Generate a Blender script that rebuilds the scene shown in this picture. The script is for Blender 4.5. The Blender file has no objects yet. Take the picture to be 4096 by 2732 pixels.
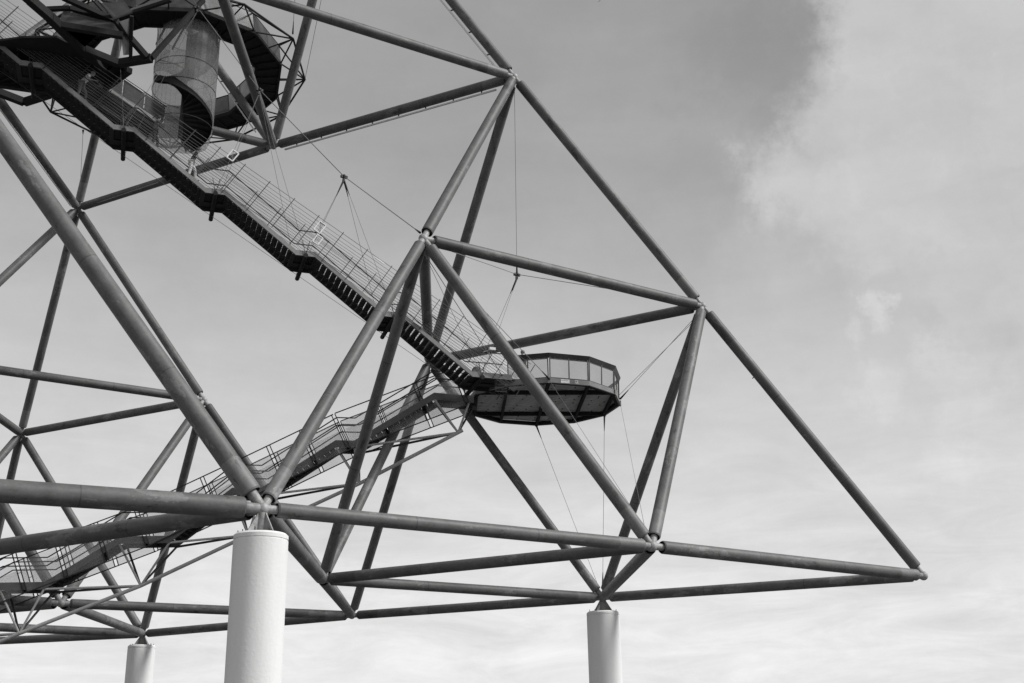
import bpy, bmesh, math, random
from math import sin, cos, pi, radians, sqrt
from mathutils import Vector, Matrix
random.seed(7)
V = Vector
scene = bpy.context.scene
col = scene.collection

# ------------------------------------------------------------------ camera
cam_d = bpy.data.cameras.new('camera')
cam = bpy.data.objects.new('camera', cam_d); col.objects.link(cam)
rt = V((0.8420851591573257, -0.539097788294373, -0.016314391895343783))
dn = V((0.16399466389015252, 0.2847460070024531, -0.9444709956959456))
fw = V((0.5138076828370275, 0.7926495355145615, 0.32818954722145))
M = Matrix((rt, -dn, -fw)).transposed().to_4x4()
M.translation = V((-42.1457, -32.5910, -6.5408))
CAM = M.translation.copy()
cam.matrix_world = M
cam_d.sensor_fit = 'HORIZONTAL'; cam_d.sensor_width = 36.0; cam_d.lens = 36.0 * 1.12004
cam_d.clip_start = 0.1; cam_d.clip_end = 6000
scene.camera = cam

# ------------------------------------------------------------------ light
SUN_AZ = radians(-46); SUN_EL = radians(44)
to_sun = V((cos(SUN_EL)*cos(SUN_AZ), cos(SUN_EL)*sin(SUN_AZ), sin(SUN_EL)))
sd = bpy.data.lights.new('sun', 'SUN'); sd.energy = 3.4; sd.angle = radians(14); sd.color = (1.0, 0.995, 0.985)
sun = bpy.data.objects.new('sun', sd); col.objects.link(sun)
sun.rotation_euler = to_sun.to_track_quat('Z', 'Y').to_euler()
scene.view_settings.view_transform = 'Standard'; scene.view_settings.look = 'None'
scene.view_settings.exposure = 0; scene.view_settings.gamma = 1
scene.view_settings.use_curve_mapping = False

world = bpy.data.worlds.new('World'); scene.world = world; world.use_nodes = True
nt = world.node_tree; nt.nodes.clear()
def nd(t, **k):
    n = nt.nodes.new(t)
    for a, b in k.items(): setattr(n, a, b)
    return n
def lk(a, b): nt.links.new(a, b)
def mth(op, a, b=None, clamp=False):
    n = nd('ShaderNodeMath', operation=op, use_clamp=clamp)
    for i, x in enumerate((a, b)):
        if x is None: continue
        if isinstance(x, (int, float)): n.inputs[i].default_value = x
        else: lk(x, n.inputs[i])
    return n.outputs[0]
def mixf(f, a, b):
    n = nd('ShaderNodeMix', data_type='FLOAT')
    for i, x in zip((0, 2, 3), (f, a, b)):
        if isinstance(x, (int, float)): n.inputs[i].default_value = x
        else: lk(x, n.inputs[i])
    return n.outputs[0]
tc = nd('ShaderNodeTexCoord'); D = tc.outputs['Generated']
sep = nd('ShaderNodeSeparateXYZ'); lk(D, sep.inputs[0]); EL = sep.outputs[2]
sky = nd('ShaderNodeTexSky', sky_type='NISHITA', sun_disc=False)
sky.sun_elevation = SUN_EL; sky.sun_rotation = pi/2 - SUN_AZ
bw = nd('ShaderNodeRGBToBW'); lk(sky.outputs[0], bw.inputs[0])
clear = mth('MULTIPLY', bw.outputs[0], 0.085)                     # the blue sky behind, in black and white
def noise(vec, scale, detail, rough=0.55, dist=0.0):
    n = nd('ShaderNodeTexNoise'); n.inputs['Scale'].default_value = scale
    n.inputs['Detail'].default_value = detail; n.inputs['Roughness'].default_value = rough
    n.inputs['Distortion'].default_value = dist
    lk(vec, n.inputs['Vector']); return n
def ramp(fac, pts, interp='EASE'):
    r = nd('ShaderNodeValToRGB'); r.color_ramp.interpolation = interp
    el = r.color_ramp.elements
    while len(el) < len(pts): el.new(0.5)
    for e, (p, v) in zip(el, pts): e.position = p; e.color = (v, v, v, 1)
    lk(fac, r.inputs[0]); return r.outputs[0]
# high thin overcast: bright at the horizon, greyer towards the zenith
deck_l = ramp(EL, [(0.0, .93), (0.08, .90), (0.2, .74), (0.33, .58), (0.45, .445), (0.54, .395), (0.75, .37)], 'LINEAR')
# warped direction for the cloud edges
wn = noise(D, 6.5, 12, .68)
wv = nd('ShaderNodeVectorMath', operation='SUBTRACT'); lk(wn.outputs['Color'], wv.inputs[0]); wv.inputs[1].default_value = (.5, .5, .5)
ws = nd('ShaderNodeVectorMath', operation='SCALE'); lk(wv.outputs[0], ws.inputs[0]); ws.inputs['Scale'].default_value = 0.20
wa = nd('ShaderNodeVectorMath', operation='ADD'); lk(D, wa.inputs[0]); lk(ws.outputs[0], wa.inputs[1])
WD = nd('ShaderNodeVectorMath', operation='NORMALIZE'); lk(wa.outputs[0], WD.inputs[0]); WD = WD.outputs[0]
def blob(d, r0, r1):                                              # soft-edged patch of cloud round a direction
    v = V(d).normalized()
    n = nd('ShaderNodeVectorMath', operation='DOT_PRODUCT'); lk(WD, n.inputs[0]); n.inputs[1].default_value = v
    ac = mth('ARCCOSINE', mth('MINIMUM', n.outputs['Value'], 0.999999))
    m = nd('ShaderNodeMapRange', interpolation_type='SMOOTHSTEP')
    lk(ac, m.inputs[0]); m.inputs[1].default_value = radians(r0); m.inputs[2].default_value = radians(r1)
    m.inputs[3].default_value = 1; m.inputs[4].default_value = 0
    return m.outputs[0]
bright = None
for d, r0, r1 in [((0.7319, 0.4564, 0.5060), 5.89, 8.72), ((0.7164, 0.5338, 0.4492), 4.14, 7.41), ((0.7771, 0.4637, 0.4256), 4.80, 8.72), ((0.6784, 0.5144, 0.5245), 1.31, 3.71), ((0.6743, 0.5905, 0.4434), 1.31, 4.14), ((0.8042, 0.4706, 0.3631), 2.40, 6.54), ((0.8185, 0.3848, 0.4266), 8.72, 15.26), ((0.7817, 0.5510, 0.2921), 0.22, 1.74), ((0.7511, 0.6021, 0.2706), 0.11, 1.74), ((0.7467, 0.5760, 0.3327), 0.22, 1.64), ((0.7314, 0.6032, 0.3181), 0.11, 0.87), ((0.8083, 0.5265, 0.2636), 0.22, 2.83), ((.86, .12, .45), 10, 19), ((.3, -.7, .6), 18, 34)]:
    b = blob(d, r0, r1); bright = b if bright is None else mth('MAXIMUM', bright, b)
dark = None
for d, r0, r1, a in [((0.6479, 0.5834, 0.4898), 0.44, 3.71, 1.0), ((0.6102, 0.5732, 0.5469), 0.65, 5.67, 0.8), ((0.7124, 0.5857, 0.3865), 0.22, 3.27, 0.85), ((0.7563, 0.5631, 0.3330), 0.11, 2.62, 0.8), ((0.6091, 0.6722, 0.4208), 0.44, 6.98, 0.4), ((0.7805, 0.5490, 0.2988), 0.11, 1.31, 0.3), ((0.4196, 0.7618, 0.4935), 2.18, 15.26, 0.12), ((-.5, .3, .7), 14, 30, .8)]:
    b = mth('MULTIPLY', blob(d, r0, r1), a); dark = b if dark is None else mth('MAXIMUM', dark, b)
n1 = noise(D, 3.2, 6, .55).outputs['Fac']
n4 = noise(D, 26, 10, .7).outputs['Fac']
v2 = nd('ShaderNodeMapping'); lk(D, v2.inputs[0]); v2.inputs['Scale'].default_value = (1, 1, 4.5)
n2 = noise(v2.outputs[0], 5, 8, .6, .4).outputs['Fac']
n3 = noise(WD, 9, 8, .62).outputs['Fac']
lum = deck_l
lum = mixf(dark, lum, mth('MULTIPLY', lum, mixf(n3, .74, .86)))
lum = mixf(mth('MULTIPLY', bright, .8), lum, mixf(n3, .58, .74))
lum = mth('MULTIPLY', lum, mixf(n1, .90, 1.10))
lum = mth('MULTIPLY', lum, mixf(n2, .90, 1.10))
lum = mth('MULTIPLY', lum, mixf(n3, .90, 1.10))
lum = mth('MULTIPLY', lum, mixf(n4, .955, 1.045))
low = noise(v2.outputs[0], 9, 10, .66, .6).outputs['Fac']     # broken cloud low over the horizon
lowm = ramp(EL, [(0.0, 1.0), (0.10, 1.0), (0.2, .55), (0.33, 0.1)], 'LINEAR')
lum = mth('MULTIPLY', lum, mixf(lowm, 1.0, mth('ADD', .97, mth('MULTIPLY', mth('SUBTRACT', low, .5), .62))))
puff = None
for d, r0, r1 in [((0.7812, 0.5520, 0.2916), 0.11, 2.18), ((0.7511, 0.6021, 0.2706), 0.11, 1.96), ((0.7467, 0.5760, 0.3327), 0.11, 1.74), ((0.8092, 0.5283, 0.2570), 0.22, 2.62), ((0.8025, 0.5537, 0.2223), 0.11, 1.96)]:
    b = blob(d, r0, r1); puff = b if puff is None else mth('MAXIMUM', puff, b)
lum = mth('MULTIPLY', lum, mixf(puff, 1.0, 1.08))
above = mixf(.88, clear, lum)                                     # thin cloud: a little of the clear sky comes through
gm = nd('ShaderNodeMapRange'); lk(EL, gm.inputs[0]); gm.inputs[1].default_value = -0.02; gm.inputs[2].default_value = 0.0
tot = mixf(gm.outputs[0], .06, above)
comb = nd('ShaderNodeCombineXYZ')
for i in range(3): lk(tot, comb.inputs[i])
bg = nd('ShaderNodeBackground'); lk(comb.outputs[0], bg.inputs[0]); bg.inputs[1].default_value = 1.0
wo = nd('ShaderNodeOutputWorld'); lk(bg.outputs[0], wo.inputs[0])

# ------------------------------------------------------------------ materials (black-and-white photograph: all greys)
def mat(name, g, rough=.5, var=.12, scale=3.0, bump=0.0, spec=.35, metal=0.0, streak=False):
    m = bpy.data.materials.new(name); m.use_nodes = True; t = m.node_tree; b = t.nodes['Principled BSDF']
    b.inputs['Roughness'].default_value = rough; b.inputs['Metallic'].default_value = metal
    b.inputs['Specular IOR Level'].default_value = spec
    tcn = t.nodes.new('ShaderNodeTexCoord'); src = tcn.outputs['Object']
    if streak:
        mp = t.nodes.new('ShaderNodeMapping'); mp.inputs['Scale'].default_value = (1, 1, .12); t.links.new(src, mp.inputs[0]); src = mp.outputs[0]
    n = t.nodes.new('ShaderNodeTexNoise'); n.inputs['Scale'].default_value = scale; n.inputs['Detail'].default_value = 8
    n.inputs['Roughness'].default_value = .65; t.links.new(src, n.inputs['Vector'])
    r = t.nodes.new('ShaderNodeValToRGB'); e = r.color_ramp.elements
    lo, hi = g*(1-var), g*(1+var)
    e[0].position = .3; e[0].color = (lo, lo, lo, 1); e[1].position = .7; e[1].color = (hi, hi, hi, 1)
    t.links.new(n.outputs['Fac'], r.inputs[0]); t.links.new(r.outputs[0], b.inputs['Base Color'])
    if bump:
        bp = t.nodes.new('ShaderNodeBump'); bp.inputs['Strength'].default_value = bump; bp.inputs['Distance'].default_value = .02
        n2_ = t.nodes.new('ShaderNodeTexNoise'); n2_.inputs['Scale'].default_value = scale*9; n2_.inputs['Detail'].default_value = 6
        t.links.new(tcn.outputs['Object'], n2_.inputs['Vector'])
        t.links.new(n2_.outputs['Fac'], bp.inputs['Height']); t.links.new(bp.outputs[0], b.inputs['Normal'])
    return m
def mat_tube():
    # painted steel: weathering along the tube, repainted sleeves near some ends, odd dark and light touch-up patches
    m = bpy.data.materials.new('weathered tube paint'); m.use_nodes = True; t = m.node_tree; b = t.nodes['Principled BSDF']
    L = t.links.new; N = t.nodes.new
    tcn = N('ShaderNodeTexCoord'); oi = N('ShaderNodeObjectInfo')
    add = N('ShaderNodeVectorMath'); add.operation = 'ADD'; L(tcn.outputs['Object'], add.inputs[0])
    sc = N('ShaderNodeVectorMath'); sc.operation = 'SCALE'; L(oi.outputs['Random'], sc.inputs['Scale']); sc.inputs[0].default_value = (37, 91, 53); L(sc.outputs[0], add.inputs[1])
    def nz(s, vec, d=6, ro=.6):
        n = N('ShaderNodeTexNoise'); n.inputs['Scale'].default_value = s; n.inputs['Detail'].default_value = d; n.inputs['Roughness'].default_value = ro; L(vec, n.inputs['Vector']); return n.outputs['Fac']
    def mr(x, a, b_, c, d):
        n = N('ShaderNodeMapRange'); L(x, n.inputs[0])
        for i, v in zip((1, 2, 3, 4), (a, b_, c, d)): n.inputs[i].default_value = v
        return n.outputs[0]
    def mm(op, x, y):
        n = N('ShaderNodeMath'); n.operation = op
        for i, v in enumerate((x, y)):
            if isinstance(v, (int, float)): n.inputs[i].default_value = v
            else: L(v, n.inputs[i])
        return n.outputs[0]
    base = mr(nz(1.6, add.outputs[0]), .3, .7, .82, 1.18)
    mp = N('ShaderNodeMapping'); mp.inputs['Scale'].default_value = (1, 1, .10); L(add.outputs[0], mp.inputs[0])
    strk = mr(nz(4.5, mp.outputs[0], 5), .3, .7, .9, 1.1)
    mp2 = N('ShaderNodeMapping'); mp2.inputs['Scale'].default_value = (1.3, 1.3, .55); L(add.outputs[0], mp2.inputs[0])
    patch = nz(.9, mp2.outputs[0], 5, .7)
    pl = mr(patch, .595, .607, 1, 1.55); pd = mr(nz(1.7, mp2.outputs[0], 4, .6), .345, .355, .62, 1)
    sx = N('ShaderNodeSeparateXYZ'); L(tcn.outputs['Object'], sx.inputs[0])
    sh = mm('GREATER_THAN', oi.outputs['Random'], .42)
    s1 = mm('MULTIPLY', mm('LESS_THAN', mm('ADD', sx.outputs[2], mm('MULTIPLY', nz(3, add.outputs[0], 2), .12)), 1.25), sh)
    slv = mm('ADD', mm('MULTIPLY', s1, .48), 1)
    s2 = mm('MULTIPLY', mm('GREATER_THAN', sx.outputs[2], 12.6), mm('LESS_THAN', oi.outputs['Random'], .55))
    slv2 = mm('SUBTRACT', 1, mm('MULTIPLY', s2, .30))
    tone = mr(oi.outputs['Random'], 0, 1, .92, 1.08)
    v = base
    def seam(p):
        n = N('ShaderNodeMath'); n.operation = 'ABSOLUTE'; L(mm('SUBTRACT', sx.outputs[2], p), n.inputs[0])
        return mm('SUBTRACT', 1, mm('MULTIPLY', mm('LESS_THAN', n.outputs[0], .022), .35))
    sm1, sm2 = seam(4.7), seam(9.4)                     # girth welds
    fine = mr(nz(9, add.outputs[0], 8, .75), .25, .75, .80, 1.2)
    mid = mr(nz(3.4, mp2.outputs[0], 7, .7), .3, .7, .84, 1.16)
    for q in (strk, pl, pd, slv, slv2, tone, fine, mid, sm1, sm2): v = mm('MULTIPLY', v, q)
    v = mm('MULTIPLY', v, TUBE_G)
    cb = N('ShaderNodeCombineXYZ')
    for i in range(3): L(v, cb.inputs[i])
    L(cb.outputs[0], b.inputs['Base Color'])
    b.inputs['Roughness'].default_value = .55; b.inputs['Specular IOR Level'].default_value = .4
    bp = N('ShaderNodeBump'); bp.inputs['Strength'].default_value = .03; bp.inputs['Distance'].default_value = .01
    L(nz(14, add.outputs[0], 4), bp.inputs['Height']); L(bp.outputs[0], b.inputs['Normal'])
    return m
TUBE_G = .112
m_tube = mat_tube()
m_hole = mat('painted shade of tube openings', .012, .9, .1)  # shade inside tube mouths and drain holes, put into the colour
m_cast = mat('galvanised cast steel', .30, .5, .6, 2.6, .2)
m_conc = mat('fair-faced concrete', .80, .85, .07, 1.1, .35, .2, streak=True)
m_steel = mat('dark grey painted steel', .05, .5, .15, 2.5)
m_dark = mat('dark steel underside and shade', .034, .8, .2, 2.5, 0, .08)  # also gives the far stair stringers their shade by colour
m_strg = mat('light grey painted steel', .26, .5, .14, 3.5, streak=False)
m_truss = mat('galvanised tube', .42, .45, .12, 3)
m_fascia = mat('zinc fascia sheet', .22, .45, .18, 2.0)
m_band = mat('dark timber handrail board', .05, .6, .2, 3, streak=True)
m_board = mat('weathered deck board', .42, .8, .3, 2.5, .2)
m_grat = mat('galvanised grating', .05, .7, .2, 4, 0, .12)
m_lowstr = mat('mid grey painted steel', .095, .5, .16, 2.4)
m_wire = mat('stainless wire', .20, .4, .1)
m_cable = mat('steel cable', .20, .45, .1)
m_light = mat('white light strip', .72, .4, .05)
m_white = mat('white enamel', .88, .5, .06, 8)
m_print = mat('black print', .05, .6, .05)
m_panel = mat('grey perforated sheet', .15, .6, .12, 1.5)
m_hdr = mat('dark handrail steel', .022, .5, .1)
m_ground = mat('dry mining heap gravel', .10, .95, .4, .35, .5)
m_skin = mat('skin', .42, .6, .08, 6)
m_hair = mat('hair', .05, .7, .3, 20)
m_hairl = mat('fair hair', .25, .7, .3, 20)
m_cl_l = mat('pale striped cloth', .78, .9, .25, 14)
m_cl_d = mat('dark cloth', .04, .9, .3, 9)
m_cl_m = mat('mid grey cloth', .16, .9, .3, 9)
def translucent(name, g, alpha, rough_mix=.6, clear=.93):
    m = bpy.data.materials.new(name); m.use_nodes = True; t = m.node_tree; t.nodes.clear()
    o = t.nodes.new('ShaderNodeOutputMaterial'); a = t.nodes.new('ShaderNodeMixShader'); b = t.nodes.new('ShaderNodeMixShader')
    tr = t.nodes.new('ShaderNodeBsdfTransparent'); tl = t.nodes.new('ShaderNodeBsdfTranslucent'); df = t.nodes.new('ShaderNodeBsdfPrincipled')
    tr.inputs[0].default_value = (clear, clear, clear, 1)
    tcn = t.nodes.new('ShaderNodeTexCoord'); n = t.nodes.new('ShaderNodeTexNoise'); n.inputs['Scale'].default_value = 1.6; n.inputs['Detail'].default_value = 7
    t.links.new(tcn.outputs['Object'], n.inputs['Vector'])
    r = t.nodes.new('ShaderNodeMapRange'); t.links.new(n.outputs['Fac'], r.inputs[0])
    for i, v in zip((1, 2, 3, 4), (.3, .7, g*.8, g*1.2)): r.inputs[i].default_value = v
    c = t.nodes.new('ShaderNodeCombineXYZ')
    for i in range(3): t.links.new(r.outputs[0], c.inputs[i])
    t.links.new(c.outputs[0], tl.inputs[0]); t.links.new(c.outputs[0], df.inputs['Base Color'])
    df.inputs['Roughness'].default_value = .25
    a.inputs[0].default_value = rough_mix; b.inputs[0].default_value = alpha
    t.links.new(df.outputs[0], a.inputs[1]); t.links.new(tl.outputs[0], a.inputs[2])
    t.links.new(tr.outputs[0], b.inputs[1]); t.links.new(a.outputs[0], b.inputs[2]); t.links.new(b.outputs[0], o.inputs[0])
    return m
m_glass = translucent('smoked glass pane', .38, .19, .6, .95)
m_pc = translucent('polycarbonate sheet', .62, .19, .6, .975)
m_shell = translucent('fibre sheet of the spiral shell', .55, .36)
m_opq = translucent('frosted guard panel', .30, .80, .75)

# ------------------------------------------------------------------ mesh helpers
class MB:
    def __init__(s): s.v = []; s.f = []; s.mi = []; s.sm = []
    def add(s, vs, fs, mi=0, smooth=False):
        o = len(s.v); s.v += [V(p) for p in vs]
        for f in fs: s.f.append([i+o for i in f]); s.mi.append(mi); s.sm.append(smooth)
        return s
    def bar(s, a, b, w, h, up=(0, 0, 1), mi=0):      # rectangular bar, centred on the line a-b
        a, b = V(a), V(b); d = (b-a).normalized(); up = V(up)
        x = d.cross(up)
        if x.length < 1e-4: x = d.cross(V((1, 0, 0)))
        x.normalize(); y = x.cross(d).normalized(); x *= w/2; y *= h/2
        vs = [a-x-y, a+x-y, a+x+y, a-x+y, b-x-y, b+x-y, b+x+y, b-x+y]
        return s.add(vs, [(3, 2, 1, 0), (4, 5, 6, 7), (0, 1, 5, 4), (1, 2, 6, 5), (2, 3, 7, 6), (3, 0, 4, 7)], mi)
    def tube(s, a, b, r, n=8, r2=None, caps=True, mi=0):
        a, b = V(a), V(b); r2 = r if r2 is None else r2; d = (b-a).normalized()
        x = d.orthogonal().normalized(); y = d.cross(x)
        vs = [a+(x*cos(2*pi*i/n)+y*sin(2*pi*i/n))*r for i in range(n)] + [b+(x*cos(2*pi*i/n)+y*sin(2*pi*i/n))*r2 for i in range(n)]
        s.add(vs, [(i, (i+1) % n, n+(i+1) % n, n+i) for i in range(n)], mi, n > 6)
        if caps: s.add(vs, [tuple(range(n-1, -1, -1)), tuple(range(n, 2*n))], mi)
        return s
    def lathe(s, base, axis, prof, n=32, mi=0, sharp=True):      # prof: list of (distance along the axis, radius)
        base, axis = V(base), V(axis).normalized(); x = axis.orthogonal().normalized(); y = axis.cross(x)
        if sharp:                                    # every profile segment gets its own rings, so corners stay crisp
            for (t0, r0), (t1, r1) in zip(prof, prof[1:]): s.lathe(base, axis, [(t0, r0), (t1, r1)], n, mi, False)
            return s
        vs = []
        for (t, r) in prof: vs += [base+axis*t+(x*cos(2*pi*i/n)+y*sin(2*pi*i/n))*r for i in range(n)]
        fs = [(k*n+i, k*n+(i+1) % n, (k+1)*n+(i+1) % n, (k+1)*n+i) for k in range(len(prof)-1) for i in range(n)]
        s.add(vs, fs, mi, True); return s
    def sphere(s, c, r, n=12, mi=0):
        c = V(c); k = n//2
        return s.lathe(c, (0, 0, 1), [(-r*cos(pi*j/k), max(r*sin(pi*j/k), 1e-4)) for j in range(k+1)], n, mi, False)
    def prism(s, pts, off, mi=0):                    # polygon pts swept by the vector off
        n = len(pts); off = V(off); vs = [V(p) for p in pts]+[V(p)+off for p in pts]
        return s.add(vs, [tuple(range(n-1, -1, -1)), tuple(range(n, 2*n))]+[(i, (i+1) % n, n+(i+1) % n, n+i) for i in range(n)], mi)
    def mesh(s, name, mats, org=None):
        me = bpy.data.meshes.new(name); o = V(org) if org is not None else V((0, 0, 0))
        me.from_pydata([tuple(p-o) for p in s.v], [], s.f)
        for m in (mats if isinstance(mats, (list, tuple)) else [mats]): me.materials.append(m)
        me.polygons.foreach_set('material_index', s.mi); me.polygons.foreach_set('use_smooth', s.sm)
        bm = bmesh.new(); bm.from_mesh(me); bmesh.ops.recalc_face_normals(bm, faces=bm.faces); bm.to_mesh(me); bm.free()
        me.update(); return me
def props(o, **k):
    for a, b in k.items():
        if b is not None: o[a] = b
def thing(name, loc, label, cat, group=None):
    o = bpy.data.objects.new(name, None); o.empty_display_size = .2; col.objects.link(o); o.location = loc
    props(o, label=label, category=cat, group=group); return o
def wloc(o):
    p = V((0, 0, 0))
    while o: p = p+V(o.location); o = o.parent
    return p
def part(name, mb, m, parent, kind=None, org=None, label=None):     # mesh in world coordinates under an unrotated thing
    P = wloc(parent); org = V(org) if org is not None else P
    o = bpy.data.objects.new(name, mb.mesh(name, m, org)); col.objects.link(o)
    o.parent = parent; o.location = org-P; props(o, kind=kind, label=label); return o
def inst(name, me, mw, parent):                       # shares mesh data; mw = world matrix (parent unrotated)
    o = bpy.data.objects.new(name, me); col.objects.link(o); o.parent = parent
    m = mw.copy(); m.translation = m.translation-wloc(parent); o.matrix_local = m; return o
def single(name, mb, m, label, cat, group=None, org=None, kind=None):
    org = V(org) if org is not None else V(mb.v[0])
    o = bpy.data.objects.new(name, mb.mesh(name, m, org)); col.objects.link(o); o.location = org
    props(o, label=label, category=cat, group=group, kind=kind); return o
def frame(x, y, z, o):                                # matrix from three axes and an origin
    m = Matrix((V(x), V(y), V(z))).transposed().to_4x4(); m.translation = V(o); return m

# ------------------------------------------------------------------ ground
GZ = -8.2
g = bmesh.new(); n = 60
for i in range(n+1):
    for j in range(n+1):
        x = -40+(i/n-.5)*2; y = 10+(j/n-.5)*2
        X = -40+math.copysign(abs(i/n-.5)*2, i/n-.5)**3*2500; Y = 10+((j/n-.5)*2)**3*2500
        r = math.hypot(X+40, Y-10)
        g.verts.new((X, Y, GZ+(.12*sin(X*.21)*cos(Y*.17) if r < 70 else .12*sin(X*.21)*cos(Y*.17))-max(0, r-70)*.012))
g.verts.ensure_lookup_table()
for i in range(n):
    for j in range(n):
        a = i*(n+1)+j; g.faces.new([g.verts[k] for k in (a, a+n+1, a+n+2, a+1)])
me = bpy.data.meshes.new('ground'); g.to_mesh(me); g.free(); me.materials.append(m_ground)
go = bpy.data.objects.new('ground', me); col.objects.link(go); props(go, kind='structure')

# ------------------------------------------------------------------ the tetrahedral frame
S = 15.0
eA = V((-1, 0, 0)); eB = V((-.5, sqrt(3)/2, 0)); eT = V((-.5, sqrt(3)/6, sqrt(2/3)))
OFF = {(0,0,0):(0.012,0.042,-0.119), (0,0,1):(-0.132,0.050,0.086), (0,0,2):(-0.012,0.013,-0.012), (1,0,0):(-0.065,0.014,0.069),
 (0,1,0):(-0.058,0.052,-0.035), (2,0,0):(-0.010,-0.035,0.099), (1,1,0):(0.116,-0.072,-0.007), (0,2,0):(0.079,-0.058,0.016),
 (1,0,1):(0.114,-0.101,0.065), (0,1,1):(0.052,0.015,-0.116), (0,3,0):(-0.021,0.072,-0.142), (0,2,1):(-0.081,0.042,0.025),
 (0,2,2):(0.107,-0.040,-0.071), (0,1,2):(0.017,-0.067,0.136), (1,2,0):(-0.082,0.059,-0.015), (0,3,1):(-0.073,0.030,0.043),
 (2,0,1):(-1.15,0.76,1.385), (3,0,0):(0.027,0.083,-0.242), (2,1,0):(0.030,0.021,-0.099), (1,0,2):(-0.025,0.112,-0.231),
 (0,0,3):(0.015,-0.016,0.016), (1,1,2):(-0.011,0.011,-0.010), (1,2,1):(-0.003,-0.028,0.073), (0,1,3):(0.224,-0.229,0.202),
 (0,4,0):(-0.027,-0.034,0.123), (1,3,0):(-0.005,-0.013,0.039), (2,2,0):(-0.020,-0.054,0.161)}
def ND(k): return (eA*k[0]+eB*k[1]+eT*k[2])*S+V(OFF.get(k, (0, 0, 0)))
tets = []
def sier(o, n):
    if n == 0: tets.append(o); return
    h = 2**(n-1)
    for d in ((0, 0, 0), (h, 0, 0), (0, h, 0), (0, 0, h)): sier((o[0]+d[0], o[1]+d[1], o[2]+d[2]), n-1)
sier((0, 0, 0), 2)
edges = []; nodes = {}
for o in tets:
    vs = [o, (o[0]+1, o[1], o[2]), (o[0], o[1]+1, o[2]), (o[0], o[1], o[2]+1)]
    for i in range(4):
        for j in range(i+1, 4):
            a, b = sorted((vs[i], vs[j]), key=lambda k: (k[2], k))
            if (a, b) == ((1, 0, 2), (1, 1, 2)): continue          # this member is absent in the bay of the upper deck
            if (a, b) not in edges: edges.append((a, b)); nodes.setdefault(a, []).append(b); nodes.setdefault(b, []).append(a)
BIG = {}
def diam(a, b):
    s = {a, b}
    if (2, 0, 0) in s:
        if (3, 0, 0) in s or (2, 0, 1) in s: return .635
        if (2, 1, 0) in s: return .56
        if (1, 1, 0) in s: return .52
        return .46
    if a[0] >= 2 and b[0] >= 2: return .56
    if (1, 1, 0) in s: return .45
    if (0, 1, 0) in s or (0, 2, 0) in s: return .46
    return .485
tower = thing('pyramid_frame', (-30, 17.32, GZ), 'giant open pyramid of bolted grey steel tubes on concrete pillars', 'steel pyramid')
gap = lambda d: .87*d+.035
tube_cache = {}
def tube_mesh(L, r):
    k = (round(L, 3), r)
    if k not in tube_cache:
        mb = MB()
        mb.lathe((0, 0, 0), (0, 0, 1), [(0, r*.90), (.05, r), (L*.33, r), (L*.66, r), (L-.05, r), (L, r*.90)], 32)
        mb.lathe((0, 0, 0), (0, 0, 1), [(0, r*.90), (0.0, r*.80), (.22, r*.74), (.22, .001)], 32, 1)
        mb.lathe((0, 0, 0), (0, 0, 1), [(L, r*.90), (L, r*.80), (L-.22, r*.74), (L-.22, .001)], 32, 1)
        tube_cache[k] = mb.mesh('tube', [m_tube, m_hole])
    return tube_cache[k]
for a, b in edges:
    A, B = ND(a), ND(b); d = (B-A).normalized(); D_ = diam(a, b); r = D_/2; gp = gap(D_)
    L = (B-A).length-2*gp
    x = d.orthogonal().normalized(); y = d.cross(x)
    t = inst('tube', tube_mesh(L, r), frame(x, y, d, A+d*gp), tower)
    if b[2] == a[2]+1 and (b[0]-a[0], b[1]-a[1]) == (0, -1):       # drainage hole at the foot of these tubes, its shade a black disc
        side = V((.15, -1, -.25)); side = (side-d*side.dot(d)).normalized()
        c_ = A+d*(gp+.42)+side*r
        hb = MB().tube(c_-side*.012, c_+side*.004, .085, 14)
        o = bpy.data.objects.new('drain_hole', hb.mesh('drain_hole', m_hole)); col.objects.link(o); o.parent = t
        o.matrix_parent_inverse = Matrix.Identity(4)
        o.matrix_local = (Matrix.Translation(wloc(tower)) @ t.matrix_local).inverted()
for k, nb in nodes.items():
    c = ND(k); mb = MB(); mb.sphere(c, .2, 14)
    for q in nb:
        d = (ND(q)-c).normalized(); D_ = diam(*sorted((k, q), key=lambda z: (z[2], z))); gp = gap(D_)
        mb.tube(c, c+d*(gp+.18), .15 if D_ > .5 else .125, 14, .175 if D_ > .5 else .135, True)
        mb.lathe(c, d, [(gp+.10, .10), (gp+.05, D_*.36), (gp+.12, D_*.38)], 18, 1)        # end plate with bolts, blackened as the shade inside the tube mouth
        x = d.orthogonal().normalized(); y = d.cross(x)
        for i in range(8):
            p = c+(x*cos(i*pi/4)+y*sin(i*pi/4))*D_*.34+d*(gp+.02)
            mb.tube(p, p+d*.06, .022, 6, mi=1)
    part('cast_node', mb, [m_cast, m_hole], tower, org=c)
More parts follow.
